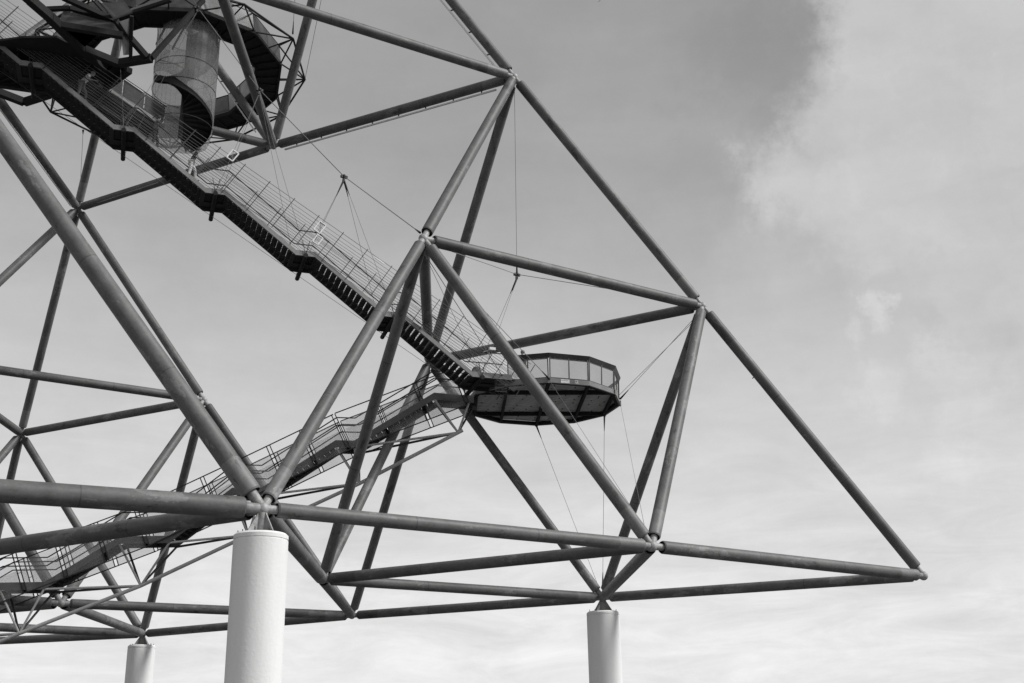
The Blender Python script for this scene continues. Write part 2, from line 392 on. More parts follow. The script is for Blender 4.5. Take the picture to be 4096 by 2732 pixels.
# light strips fixed along some of the tubes
def strip(a, b, off, t0, t1, w=.075):
    A, B = ND(a), ND(b); off = V(off); A2 = A.lerp(B, t0)+off; B2 = A.lerp(B, t1)+off
    o = part('light_strip', MB().bar(A2, B2, w, w), m_light, tower, org=A2)
    n = 8
    for i in range(n):
        p = A2.lerp(B2, (i+.5)/n)
        mb = MB().bar(p, p-off*.55, .05, .05)
        q = bpy.data.objects.new('bracket', mb.mesh('bracket', m_steel, A2)); col.objects.link(q); q.parent = o
strip((0, 1, 2), (0, 0, 2), (.05, 0, -.40), .05, .93)
strip((0, 0, 2), (0, 0, 3), (-.36, .20, -.16), .06, .9)
strip((0, 1, 2), (0, 1, 3), (-.38, .2, -.02), .07, .9, .065)
strip((0, 2, 2), (1, 1, 2), (-.10, -.1, -.36), .06, .95, .05)

# ------------------------------------------------------------------ concrete pillars
for k, lab in (((2, 0, 0), 'nearest and thickest-looking pale concrete pillar under the joint of big tubes'),
               ((0, 1, 0), 'pale round concrete pillar on the right under the outer corner bay'),
               ((0, 3, 0), 'farthest pale concrete pillar at the lower left, smallest of the three in view'),
               ((2, 2, 0), 'pale round concrete pillar under the far left side of the pyramid')):
    c = ND(k); zt = c.z-(.76 if k == (2, 0, 0) else .68); R_ = .80; b0 = V((c.x, c.y, GZ-.3))
    p = thing('concrete_pillar', (c.x, c.y, GZ), lab, 'concrete pillar', 'round concrete pillars carrying the steel pyramid')
    h = zt-.19-b0.z
    part('shaft', MB().lathe(b0, (0, 0, 1), [(0, .001), (0, R_), (h-.02, R_), (h, R_-.02), (h, .001)], 64), m_conc, p)
    zc = zt-.17
    part('cap', MB().lathe((c.x, c.y, zc), (0, 0, 1), [(-.02, .001), (-.02, R_-.03), (0, R_), (.11, R_), (.17, R_-.07), (.17, .001)], 64), m_conc, p)
    for i in range(10):
        a = i*2*pi/10+.3; q = V((c.x+cos(a)*(R_-.13), c.y+sin(a)*(R_-.13), zt-.03))
        part('anchor_bolt', MB().tube(q, q+V((random.uniform(-.01, .01), 0, .09+random.random()*.07)), .014, 6), m_hdr, p, org=q)
    foot = MB()
    for i in range(4):
        a = i*pi/2+.35; d = V((cos(a), sin(a), 0)); t_ = d.cross(V((0, 0, 1)))*.02
        foot.prism([V((c.x, c.y, zt-.01))-t_, V((c.x, c.y, zt-.01))+d*.56-t_, c+d*.16+V((0, 0, -.13))-t_, c+V((0, 0, -.1))-t_], t_*2)
    foot.tube((c.x, c.y, zt-.02), c+V((0, 0, -.08)), .19, 16, .15)
    foot.lathe((c.x, c.y, zt-.01), (0, 0, 1), [(0, .60), (.035, .60), (.035, .001)], 40)
    part('bearing_foot', foot, m_cast, p)

# ------------------------------------------------------------------ people
def skin_mesh(name, verts, edges_, radii, m, root=0, sub=1):
    me = bpy.data.meshes.new(name); me.from_pydata(verts, edges_, []); me.materials.append(m)
    o = bpy.data.objects.new(name, me); col.objects.link(o)
    sk = o.modifiers.new('skin', 'SKIN'); sk.use_smooth_shade = True
    sv = me.skin_vertices[0].data
    for i, r in enumerate(radii): sv[i].radius = (r, r) if not isinstance(r, tuple) else r
    sv[root].use_root = True
    ss = o.modifiers.new('sub', 'SUBSURF'); ss.levels = sub; ss.render_levels = sub
    return o
def person(loc, face, pose, label, top, legs, hair, group=None, scale=1.0, bare_arms=True):
    # face: heading angle of travel; pose: joint positions in body space (x forward, y left, z up), metres
    root = thing('person', loc, label, 'person', group)
    root.rotation_euler = (0, 0, face); root.scale = (scale,)*3
    P = pose; vs = []; es = []; rs = []; idx = {}
    def av(n, p, r):
        idx[n] = len(vs); vs.append(tuple(p)); rs.append(r); return idx[n]
    pel = av('pel', P['pel'], (.13, .10)); wa = av('waist', V(P['pel']).lerp(V(P['chest']), .4), (.115, .09)); es.append((pel, wa))
    ch = av('chest', P['chest'], (.14, .105)); es.append((wa, ch))
    nk = av('neck', P['neck'], .055); es.append((ch, nk))
    hd = V(P['head']); nkv = V(P['neck'])
    j1 = av('jaw', nkv.lerp(hd, .55), .07); es.append((nk, j1))
    h1 = av('hd', hd, .095); es.append((j1, h1)); h2 = av('crown', hd+(hd-nkv).normalized()*.09, .07); es.append((h1, h2))
    fd = V(P.get('look', (1, 0, 0))).normalized()
    ns = av('nose', hd+fd*.105-(hd-nkv).normalized()*.02, .014); es.append((h1, ns))
    for s in (1, -1):
        sh = av('sh%d' % s, P['sh'][s], .055); es.append((ch, sh))
        el = av('el%d' % s, P['el'][s], .038); es.append((sh, el))
        wr = av('wr%d' % s, P['wr'][s], .026); es.append((el, wr))
        w = V(P['wr'][s]); dd = (w-V(P['el'][s])).normalized(); side = dd.cross(V((0, 0, 1)))
        side = side.normalized() if side.length > .01 else V((0, 1, 0))
        pm = av('palm%d' % s, w+dd*.06, (.030, .018)); es.append((wr, pm))
        for q, ln in zip((-1.5, -.5, .5, 1.5), (.062, .078, .082, .066)):
            f1 = av('f', w+dd*.10+side*q*.019, .0085); es.append((pm, f1))
            f2 = av('f', w+dd*(.10+ln)+side*q*.021-V((0, 0, .018)), .007); es.append((f1, f2))
        t1 = av('t', w+dd*.055+side*.045*s, .0095); es.append((pm, t1))
        t2 = av('t', w+dd*.095+side*.058*s-V((0, 0, .01)), .008); es.append((t1, t2))
        hp = av('hp%d' % s, P['hip'][s], .088); es.append((pel, hp))
        kn = av('kn%d' % s, P['kn'][s], .058); es.append((hp, kn))
        an = av('an%d' % s, P['an'][s], .04); es.append((kn, an))
        ft = av('ft%d' % s, V(P['an'][s])+V((.15, 0, -.05)), (.045, .03)); es.append((an, ft))
    b = skin_mesh('body', vs, es, rs, m_skin); b.parent = root
    def cloth(name, keys, links, rad, m):
        vv = [vs[idx[k]] for k in keys]
        c = skin_mesh(name, vv, links, rad, m); c.parent = root
    g_ = lambda n, a, t: V(vs[idx[n]]).lerp(V(vs[idx[a]]), t)
    # shirt
    vv = [vs[pel], vs[wa], vs[ch], tuple(g_('chest', 'neck', .55))]; ee = [(0, 1), (1, 2), (2, 3)]; rr = [(.155, .125), (.14, .115), (.165, .13), .075]
    for s in (1, -1):
        k = len(vv); vv += [vs[idx['sh%d' % s]], tuple(g_('sh%d' % s, 'el%d' % s, .75 if bare_arms else 1))]; ee += [(2, k), (k, k+1)]; rr += [.075, .058]
        if not bare_arms: vv.append(tuple(g_('el%d' % s, 'wr%d' % s, .9))); ee.append((k+1, k+2)); rr.append(.042)
    c = skin_mesh('shirt', vv, ee, rr, top, 1); c.parent = root
    vv = [vs[pel]]; ee = []; rr = [(.15, .12)]
    for s in (1, -1):
        k = len(vv); vv += [vs[idx['hp%d' % s]], vs[idx['kn%d' % s]], tuple(g_('kn%d' % s, 'an%d' % s, .92))]
        ee += [(0, k), (k, k+1), (k+1, k+2)]; rr += [.105, .078, .062]
    c = skin_mesh('trousers', vv, ee, rr, legs, 0); c.parent = root
    up = (hd-nkv).normalized()
    mb = MB(); mb.sphere(hd+up*.045-fd*.022, .112, 14)
    hm = mb.mesh('hair', hair); ho = bpy.data.objects.new('hair', hm); col.objects.link(ho); ho.parent = root
    for s in (1, -1):
        f = V(P['an'][s]); mb = MB(); mb.bar(f+V((-.07, 0, -.06)), f+V((.19, 0, -.06)), .095, .07)
        so = bpy.data.objects.new('shoe', mb.mesh('shoe', m_cl_d)); col.objects.link(so); so.parent = root
    return root
def stand(lean=0.0, arm_r=None, arm_l=None, step=0.0, drop=0.0, look=(1, 0, -.2)):
    c, s_ = cos(lean), sin(lean)
    def up(x, y, z):                                   # rotate the upper body forward about the pelvis
        z0 = .93; dz = z-z0; return (x*c+dz*s_, y, z0+dz*c-x*s_)
    P = dict(pel=(0, 0, .95), chest=up(0, 0, 1.32), neck=up(.01, 0, 1.49), head=up(.03, 0, 1.62), look=look)
    P['sh'] = {1: up(0, .18, 1.42), -1: up(0, -.18, 1.42)}
    P['el'] = {1: arm_l[0] if arm_l else up(.02, .25, 1.13), -1: arm_r[0] if arm_r else up(.02, -.25, 1.13)}
    P['wr'] = {1: arm_l[1] if arm_l else up(.14, .24, .90), -1: arm_r[1] if arm_r else up(.14, -.24, .90)}
    P['hip'] = {1: (0, .09, .90), -1: (0, -.09, .90)}
    P['kn'] = {1: (.10+step*.6, .10, .52), -1: (.04-step*.4, -.10, .50)}
    P['an'] = {1: (.02+step, .10, .10), -1: (-.04-step*.5, -.10, .10-drop)}
    return P

# ------------------------------------------------------------------ upper staircase
K0 = V((-15.909, 11.36, 9.5)); DK = V((-4.08, 1.044, 2.58))
hu = V((DK.x, DK.y, 0)).normalized(); hn = V((-hu.y, hu.x, 0)) if V((-hu.y, hu.x, 0)).y > 0 else V((hu.y, -hu.x, 0))
WID = 1.55; LAND = .87; MOD = V((DK.x, DK.y, 0)).length
st = thing('upper_staircase', K0, 'long stepped steel staircase in a wire safety cage climbing from the round platform', 'staircase')
NF = 6
deep = .27
def sec(p, z0, z1): return [V((p.x, p.y, p.z+z0)), V((p.x, p.y, p.z+z1))]
for k in range(NF+1):
    U = K0+DK*k
    Ld = U-hu*(LAND if k else 1.95)
    for off, in ((0,), (WID,)):
        o = hn*off
        mb = MB(); t = hn*(.05 if off else -.05)
        # flat landing run of the stringer
        lo_z = V((0, 0, -.15 if off else 0))
        mb.prism([U+o+lo_z, Ld+o+lo_z, Ld+o+V((0, 0, deep)), U+o+V((0, 0, deep))], t)
        if off == 0: mb.prism([U+o+hn*.01, Ld+o+hn*.01, Ld+o+hn*.01+V((0, 0, .02)), U+o+hn*.01+V((0, 0, .02))], -hn*.11)
        part('stringer', mb, m_dark if off else m_strg, st, org=U+o)  # far stringer coloured dark to stand for shade on its inner side
        if k < NF:
            E_ = K0+DK*(k+1)-hu*LAND
            mb = MB(); mb.prism([U+o+lo_z, E_+o+lo_z, E_+o+V((0, 0, deep)), U+o+V((0, 0, deep))], t)
            if off == 0: mb.prism([U+o+hn*.01, E_+o+hn*.01, E_+o+hn*.01+V((0, 0, .02)), U+o+hn*.01+V((0, 0, .02))], -hn*.11)
            part('stringer', mb, m_dark if off else m_strg, st, org=U+o)  # same painted shade on the far side of the flight
    # landing grate
    n = int((U-Ld).length/.062); mb = MB()
    for i in range(n+1):
        p = U.lerp(Ld, i/n)+V((0, 0, .12)); mb.bar(p+hn*.02, p+hn*(WID-.02), .040, .05)
    for w in (.04, WID/2, WID-.04): mb.bar(U+hn*w+V((0, 0, .145)), Ld+hn*w+V((0, 0, .145)), .05, .02)
    mb.bar(U+hn*(WID-.28)+V((0, 0, .05)), Ld+hn*(WID-.28)+V((0, 0, .05)), .5, .03)
    mb.bar(U+hn*WID/2+V((0, 0, .15)), Ld+hn*WID/2+V((0, 0, .15)), WID-.04, .006)
    for e in (U+hu*.10, Ld-hu*.10): mb.bar(e+V((0, 0, .06)), e+hn*WID+V((0, 0, .06)), .20, .05)
    part('landing_grate', mb, m_grat, st, org=U)
    # cross beam that carries the hangers
    c = U.lerp(Ld, .5) if k else U-hu*.45
    part('cross_beam', MB().tube(c-hn*.22+V((0, 0, -.02)), c+hn*2.55+V((0, 0, -.10)), .105, 18), m_dark, st, org=c)
    mb = MB()
    for s in (-1, 1):
        mb.tube(c-hn*.10+V((0, 0, .02)), c-hn*.10+hu*s*.17+V((0, 0, .78)), .022, 8, .014)
    part('hanger_fork', mb, m_steel, st, org=c)
# treads (shared mesh, one object each)
nt_ = 13; run = (MOD-LAND)/(nt_+1)
mb = MB()
for i in range(8): mb.bar((-.112+.032*i, .02, 0), (-.112+.032*i, WID-.02, 0), .027, .055)
mb.bar((-.119, WID/2, .031), (.119, WID/2, .031), WID-.03, .006)
for w in (.03, WID-.03): mb.bar((-.125, w, -.02), (.125, w, -.02), .012, .10)
mb.bar((-.125, .02, .005), (-.125, WID-.02, .005), .012, .07)
mb.bar((.05, WID-.42, -.02), (.05, WID-.02, -.02), .20, .02)
tread = mb.mesh('tread', m_grat)
lug = MB().bar((.0, WID-.52, -.03), (.10, WID-.52, -.03), .03, .012).mesh('tread_lug', m_strg)
for k in range(NF):
    U = K0+DK*k
    for j in range(nt_):
        p = U+hu*run*(j+1)+V((0, 0, 2.58/(nt_+1)*(j+1)+.04))
        t = inst('tread', tread, frame(-hu, hn, V((0, 0, 1)) if (-hu).cross(hn).z > 0 else V((0, 0, 1)), p), st)
        q = bpy.data.objects.new('tread_lug', lug); col.objects.link(q); q.parent = t
# handrails with level runs at the landings
HR = 1.28
for off in (0, WID):
    for k in range(NF+1):
        U = K0+DK*k+hn*off+V((0, 0, HR)); Ld = U-hu*(LAND if k else 1.9)
        sh = hu*-.10
        mb = MB().tube(U+sh, Ld+sh, .028, 8)
        if k < NF: mb.tube(U+sh, K0+DK*(k+1)+hn*off+V((0, 0, HR))-hu*LAND+sh, .028, 8)
        part('handrail', mb, m_hdr, st, org=U)
# safety cage: leaning posts, long wires and fine upright rods
tot = DK*NF; sl = tot.normalized(); pn = V((0, 0, 1))-sl*sl.z; pn.normalize()
step = 1.17/MOD
post = MB().bar((0, 0, .38), (0, 0, 2.25), .045, .03, (1, 0, 0)).mesh('net_post', m_steel)
lugm = [MB().tube((0, 0, z), (0, 0, z+.04), .034, 8).mesh('clamp', m_hdr) for z in (1.55, 1.8)]
np_ = int(NF/step*1.0)
for side in (0, 1):
    o = hn*(WID+.08 if side else -.08)
    for i in range(-2, np_):
        t = i*step+.10+(.35*step if side else 0)
        b = K0+DK*t+o+V((0, 0, .10))
        q = inst('net_post', post, frame(sl, hn, pn, b), st)
    zs = [.50, .60, .73, .86, .99, 1.12, 1.24, 1.37, 1.5, 1.63, 1.78, 1.96, 2.17]
    for z in zs:
        a = K0+DK*(-.42)+o+V((0, 0, .10))+pn*z; b = K0+DK*NF+o+V((0, 0, .10))+pn*z
        part('net_wire', MB().tube(a, b, .0095 if z < 2.1 else .013, 5), m_wire, st, org=a)
    mb = MB()
    L = (DK*(NF+.4)).length; n = int(L/.075)
    for i in range(n):
        a = K0+DK*(-.42)+o+V((0, 0, .10))+sl*(i*.075); a += pn*.5; mb.add([a-sl*.0035, a+sl*.0035, a+sl*.0035+pn*.85, a-sl*.0035+pn*.85], [(0, 1, 2, 3)])
        mb.add([a-hn*.0022, a+hn*.0022, a+hn*.0022+pn*.85, a-hn*.0022+pn*.85], [(0, 1, 2, 3)])
    part('net_rods', mb, m_wire, st, kind='stuff', org=K0)
# mesh flap folded down at the platform end
fl = K0-hu*1.15+hn*.1+V((0, 0, -.02)); mb = MB()
for i in range(9):
    a = fl-hu*i*.07; mb.bar(a, a+V((.05, .05, -.52)), .008, .008)
for j in range(4): mb.bar(fl+V((.05, .05, -.52))*(j/3), fl-hu*.56+V((.05, .05, -.52))*(j/3), .010, .010)
part('mesh_flap', mb, m_strg, st, org=fl)
def crossb(k, side):                                   # where a hanger meets a cross beam
    U = K0+DK*k; c = U-hu*LAND*.5 if k else U-hu*.45
    return c+(hn*-.18+V((0, 0, .02)) if side == 0 else hn*2.5+V((0, 0, -.06)))

# ------------------------------------------------------------------ lower round platform
PC = V((-10.543, 13.436, 0)); PR = 3.946; PH = 3.677; PZ = 9.40
def pv(i, r=PR, z=PZ): a = PH+i*pi/6; return V((PC.x+r*cos(a), PC.y+r*sin(a), z))
pf = thing('viewing_platform', (PC.x, PC.y, PZ), 'twelve-sided round viewing platform with glass railing hung low in the pyramid', 'platform')
def facade(root, PVf, skip, ztop_f, glass, fascm, bandm, gl_h=1.22, band_h=.22):
    for i in range(12):
        a, b = PVf(i), PVf(i+1); d = (b-a).normalized(); out = V((d.y, -d.x, 0))
        z = V((0, 0, 1))
        part('fascia', MB().prism([a, b, b+z*.24, a+z*.24], -out*.05).prism([a+out*.003, b+out*.003, b+out*.003+z*.025, a+out*.003+z*.025], out*.04), fascm, root, org=a)
        if i in skip: continue
        g0, g1 = z*.25, z*gl_h
        mid = a.lerp(b, .5)
        for q, e in ((a, 1), (mid, 0), (b, -1)):
            p = q+d*e*.05-out*.03; lean = out*.03
            part('post', MB().bar(p+z*.18, p+z*(gl_h+.06)+lean, .035 if e == 0 else .045, .05, d), m_lowstr, root, org=p)
        for e in (g0+z*.02, g1-z*.01):
            part('rail', MB().bar(a+d*.04+e-out*.03, b-d*.04+e-out*.03, .03, .035), m_lowstr, root, org=a)
        for s0, s1 in ((a+d*.08, mid-d*.03), (mid+d*.03, b-d*.08)):
            part('glass_pane', MB().prism([s0+g0+z*.04-out*.035, s1+g0+z*.04-out*.035, s1+g1-z*.03-out*.035, s0+g1-z*.03-out*.035], -out*.012), glass, root, org=s0)
        k = 1.0+.07/PR
        A2, B2 = a.copy(), b.copy()
        part('top_board', MB().prism([A2+z*(gl_h+.02)+out*.0-d*.004, B2+z*(gl_h+.02)+d*.004, B2+out*.10+d*.022+z*(gl_h+.02+band_h), A2+out*.10-d*.022+z*(gl_h+.02+band_h)], -out*.045), bandm, root, org=a)
facade(pf, pv, {10, 11}, 0, m_glass, m_fascia, m_band)
ex = (pv(2)-pv(1)).normalized(); ey = V((-ex.y, ex.x, 0)); ey = ey if ey.y > 0 else -ey
def chord(y):                                         # intersection of the platform outline with a line parallel to ex
    xs = []
    for i in range(12):
        a, b = pv(i, PR-.06)-PC, pv(i+1, PR-.06)-PC; ya, yb = a.dot(ey), b.dot(ey)
        if (ya-y)*(yb-y) < 0: t = (y-ya)/(yb-ya); xs.append(a.lerp(b, t).dot(ex))
    return (min(xs), max(xs)) if len(xs) >= 2 else None
y = -PR*.965+.02; bw_ = .285
while y+bw_ < PR*.965:
    c0, c1 = chord(y+.005), chord(y+bw_-.015)
    if c0 and c1:
        z = 9.60+random.uniform(-.012, .012)
        P = lambda x, yy: V((PC.x, PC.y, 0))+ex*x+ey*yy+V((0, 0, z))
        mb = MB().prism([P(c0[0], y), P(c0[1], y), P(c1[1], y+bw_-.02), P(c1[0], y+bw_-.02)], (0, 0, .045))
        o = part('deck_board', mb, m_board, pf, org=P(0, y))
        for x in (-3, -2.2, -1.05, -.3, .7, 1.5, 2.4, 3.1):
            if int(y*10) % 2 and max(c0[0], c1[0])+.2 < x < min(c0[1], c1[1])-.2:
                q = P(x+random.uniform(-.1, .1), y+.12); bo = MB().tube(q-V((0, 0, .03)), q+V((0, 0, .01)), .035, 8)
                b_ = bpy.data.objects.new('bolt', bo.mesh('bolt', m_dark, o.location+wloc(pf))); col.objects.link(b_); b_.parent = o
    y += bw_
for i, j, w, h in ((11, 3, .16, .22), (9, 5, .16, .22)):
    part('main_beam', MB().bar(pv(i, PR-.08, 9.50), pv(j, PR-.08, 9.50), w, .19), m_dark, pf, org=pv(i))
for i, j in ((0, 8), (1, 7), (2, 6), (3, 5), (11, 9)):
    part('cross_joist', MB().bar(pv(i, PR-.06, 9.485), pv(j, PR-.06, 9.485), .13, .215), m_dark, pf, org=pv(i))
for i in range(12):
    part('edge_beam', MB().bar(pv(i, PR-.14, 9.478), pv(i+1, PR-.14, 9.478), .18, .15), m_dark, pf, org=pv(i))
for i in (0, 1, 3, 4, 5, 7):
    p = pv(i, PR+.03, 9.51); d = V((p.x-PC.x, p.y-PC.y, 0)).normalized(); t_ = V((-d.y, d.x, 0))
    part('cable_lug', MB().bar(p-V((0, 0, .14)), p+V((0, 0, .14)), .16, .05, d), m_strg, pf, org=p)
# small boards on the near fascia, with print
a, b = pv(1), pv(2); d = (b-a).normalized(); out = V((d.y, -d.x, 0)); z = V((0, 0, 1))
def plate(t0, t1, z0, z1, m, th=.012, o=.006): return MB().prism([a+d*t0+out*o+z*z0, a+d*t1+out*o+z*z0, a+d*t1+out*o+z*z1, a+d*t0+out*o+z*z1], out*th), m
root = thing('notice_board', a+d*.55+z*.03, 'small blank white notice strip fixed on the near platform edge', 'sign')
mb, m = plate(.58, 1.02, .035, .21, m_white); part('board', mb, m, root)
mb, m = plate(.60, .93, .15, .165, m_panel, .003, .0195); part('printed_line', mb, m, root)
root = thing('number_plate', a+d*1.28+z*.03, 'small square plate with light lattice marks beside the white notice strip', 'sign')
mb, m = plate(1.28, 1.47, .035, .215, m_fascia); part('board', mb, m, root)
for (t0, t1, z0, z1) in ((1.285, 1.31, .13, .205), (1.31, 1.46, .185, .208), (1.35, 1.46, .12, .135), (1.43, 1.455, .135, .185),
                         (1.285, 1.305, .045, .10), (1.305, 1.345, .09, .11), (1.345, 1.365, .045, .09), (1.385, 1.41, .045, .10), (1.40, 1.45, .095, .112), (1.44, 1.462, .04, .085)):
    mb, m = plate(t0, t1, z0, z1, m_white, .003, .0195); part('mark', mb, m, root)

# ------------------------------------------------------------------ lower staircase and its three-chord truss
LA = [V(p) for p in ((-16.69, 13.59, 9.2), (-20.46, 16.37, 7.02), (-24.41, 19.09, 4.85), (-28.6, 22.15, 2.7), (-33.1, 24.6, .62))]
LB = [V(p) for p in ((-14.75, 13.15, 9.2), (-19.66, 16.02, 7.02), (-23.2, 18.66, 4.85), (-26.64, 20.88, 2.7), (-31.4, 23.55, .62))]
LC = [V(p) for p in ((-15.34, 13.65, 7.43), (-19.16, 16.4, 5.08), (-23.42, 19.34, 2.74), (-27.47, 22.04, .49), (-32.17, 23.9, -1.66))]
LA.append(LA[4]+V((-4.3, 2.7, -2.15))); LB.append(LA[4]+V((-3.0, 1.9, -2.15))); LC.append(LC[4]+V((-4.4, 2.5, -2.2)))
W2 = 1.25
ls = thing('lower_staircase', (LA[-1].x, LA[-1].y, GZ), 'lower covered staircase with clear side sheets on a light lattice truss', 'staircase')
ln = []
for i in range(len(LA)):
    d = (LB[i]-LA[i]); d = (LA[max(i-1, 0)]-LA[min(i+1, 5)]); d.z = 0; d.normalize(); q = V((-d.y, d.x, 0)); ln.append(q if q.y > 0 else -q)
dp = .34
for i in range(len(LA)):
    for off in (0, 1):
        o = ln[i]*W2*off; t = ln[i]*(.06 if off else -.06)
        dz = V((0, 0, -dp))
        part('stringer', MB().prism([LA[i]+o, LB[i]+o, LB[i]+o+dz, LA[i]+o+dz], t), m_lowstr, ls, org=LA[i])
        if i < len(LA)-1:
            o2 = ln[i+1]*W2*off
            part('stringer', MB().prism([LA[i]+o, LB[i+1]+o2, LB[i+1]+o2+dz, LA[i]+o+dz], t), m_lowstr, ls, org=LA[i])
    w = ln[i]*W2
    mb = MB(); n = 6
    part('landing_plate', MB().prism([LA[i]+V((0, 0, -.12)), LB[i]+V((0, 0, -.12)), LB[i]+w+V((0, 0, -.12)), LA[i]+w+V((0, 0, -.12))], (0, 0, .04)), m_dark, ls, org=LA[i])
    for q in range(4):
        p = LA[i].lerp(LB[i], (q+.5)/4)+V((0, 0, -.2)); part('joist', MB().bar(p, p+w, .05, .12), m_dark, ls, org=p)
    if i < len(LA)-1:
        d = LB[i+1]-LA[i]
        for j in range(13):
            p = LA[i]+d*((j+1)/14)+V((0, 0, -.14))
            hd_ = V((d.x, d.y, 0)).normalized()
            mb = MB().bar(p+ln[i]*.0, p+w, .24, .035).bar(p+hd_*.12+V((0, 0, -.06)), p+w+hd_*.12+V((0, 0, -.06)), .012, .13)
            part('tread', mb, m_dark, ls, org=p)
# rails: level-run handrails, straight cage rails, clear sheets and paired posts
for off in (0, 1):
    for hgt in (1.12, .74):
        for i in range(len(LA)-1):
            o = ln[i]*W2*off; z = V((0, 0, hgt)); mb = MB()
            mb.tube(LA[i]+o+z, LB[i]+o+z, .03, 8); mb.tube(LA[i]+o+z, LB[i+1]+ln[i+1]*W2*off+z, .03, 8)
            part('handrail', mb, m_hdr, ls, org=LA[i])
    for i in range(len(LA)-1):
        # straight cage panels from landing middle to landing middle
        a = LA[i].lerp(LB[i], .5)+ln[i]*(W2*off+(.09 if off else -.09)); b = LA[i+1].lerp(LB[i+1], .5)+ln[i+1]*(W2*off+(.09 if off else -.09))
        if i == 0: a = LB[0].lerp(LA[0], .25)+ln[0]*(W2*off+(.09 if off else -.09))
        d = (b-a); dd = d.normalized(); up = V((0, 0, 1))-dd*dd.z; up.normalize()
        lo, hi = up*-.52, up*1.42
        part('cage_rail', MB().bar(a+lo, b+lo, .045, .045), m_hdr, ls, org=a)
        part('cage_rail', MB().bar(a+hi, b+hi, .045, .045), m_hdr, ls, org=a)
        n = 3
        for j in range(n+(1 if i == 3 else 0)):
            p = a+d*(j/n)
            for e in (-.085, .085):
                part('cage_post', MB().bar(p+dd*e+lo, p+dd*e+hi, .042 if e > 0 else .028, .045, dd), m_hdr, ls, org=p)
            part('post_tie', MB().bar(p-dd*.085+up*.45, p+dd*.085+up*.45, .02, .02), m_hdr, ls, org=p)
        for j in range(n):
            p, q = a+d*((j+.05)/n), a+d*((j+.95)/n)
            part('clear_sheet', MB().prism([p+up*-.50, q+up*-.50, q+up*.98, p+up*.98], ln[i]*.008), m_pc, ls, org=p)
# truss
for i in range(len(LC)-1):
    part('bottom_chord', MB().tube(LC[i]+(LC[i]-LC[i+1]).normalized()*(.25 if i == 0 else 0), LC[i+1], .088, 14), m_truss, ls, org=LC[i])
for i in range(len(LC)-1):
    for off in (0, 1):
        o = ln[i]*W2*off; z = V((0, 0, -dp+.02)); r = .052
        for tgt in (LA[i]+o+z, (LB[i] if i else LB[0]-(LB[0]-LA[0])*.12)+o+z):
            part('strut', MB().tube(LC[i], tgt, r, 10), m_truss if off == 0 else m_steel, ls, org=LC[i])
        o2 = ln[i+1]*W2*off
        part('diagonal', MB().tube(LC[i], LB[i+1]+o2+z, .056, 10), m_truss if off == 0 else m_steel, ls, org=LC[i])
# end column standing under the off-picture foot
q = LA[-1]; part('foot_post', MB().tube((q.x, q.y, GZ-.2), q, .15, 12), m_steel, ls, org=q)

# ------------------------------------------------------------------ ring platform at the top
RC = V((-27.96, 23.52, 28.22)); tl, az = radians(8), radians(135)
rn = V((sin(tl)*cos(az), sin(tl)*sin(az), cos(tl)))
re1 = V((0, 1, 0)).cross(rn).normalized(); re2 = rn.cross(re1)
def rv(i, r, h=0.0): a = radians(-92)+i*pi/6; return RC+(re1*cos(a)+re2*sin(a))*r+rn*h
rg = thing('ring_platform', RC, 'tilted ring-shaped walkway high in the pyramid with solid side sheets', 'platform')
RO, RI = 6.13, 4.74
for i in range(12):
    a, b, c, d = rv(i, RO), rv(i+1, RO), rv(i+1, RI), rv(i, RI)
    part('floor_plate', MB().prism([a, b, c, d], rn*.10), m_dark, rg, org=a)
    for t in (.12, .38, .62, .88):
        p, q = a.lerp(b, t), d.lerp(c, t); part('rib', MB().bar(p-rn*.05, q-rn*.05, .06, .12, rn), m_dark, rg, org=p)
    part('rim_beam', MB().bar(a-rn*.03, b-rn*.03, .12, .22, rn), m_dark, rg, org=a)
    part('rim_beam', MB().bar(d-rn*.03, c-rn*.03, .10, .20, rn), m_dark, rg, org=d)
    for (p, q) in ((a, b), (d, c)):
        u = (q-p).normalized(); w = u.cross(rn)*.012
        part('side_sheet', MB().prism([p+rn*.14+u*.02, q+rn*.14-u*.02, q+rn*1.18-u*.02, p+rn*1.18+u*.02], w), m_opq, rg, org=p)
        part('rail', MB().tube(p+rn*1.22, q+rn*1.22, .032, 8), m_steel, rg, org=p)
        for t in (0.0, .5):
            x_ = p.lerp(q, t); part('post', MB().bar(x_+rn*.05, x_+rn*1.22, .04, .04, u), m_steel, rg, org=x_)
for i in range(12):
    n0 = rv(i+.5, 7.42, .10); n1 = rv(i+1.5, 7.42, .10)
    part('outer_chord', MB().tube(n0, n1, .058, 8), m_hdr, rg, org=n0)
    for q in (rv(i, RO), rv(i+1, RO), rv(i, RO, 1.2), rv(i+1, RO, 1.2)):
        part('brace', MB().tube(n0, q, .045, 8), m_hdr, rg, org=n0)
    part('brace', MB().tube(n0, rv(i+.5, 5.92, .0), .038, 8), m_hdr, rg, org=n0)

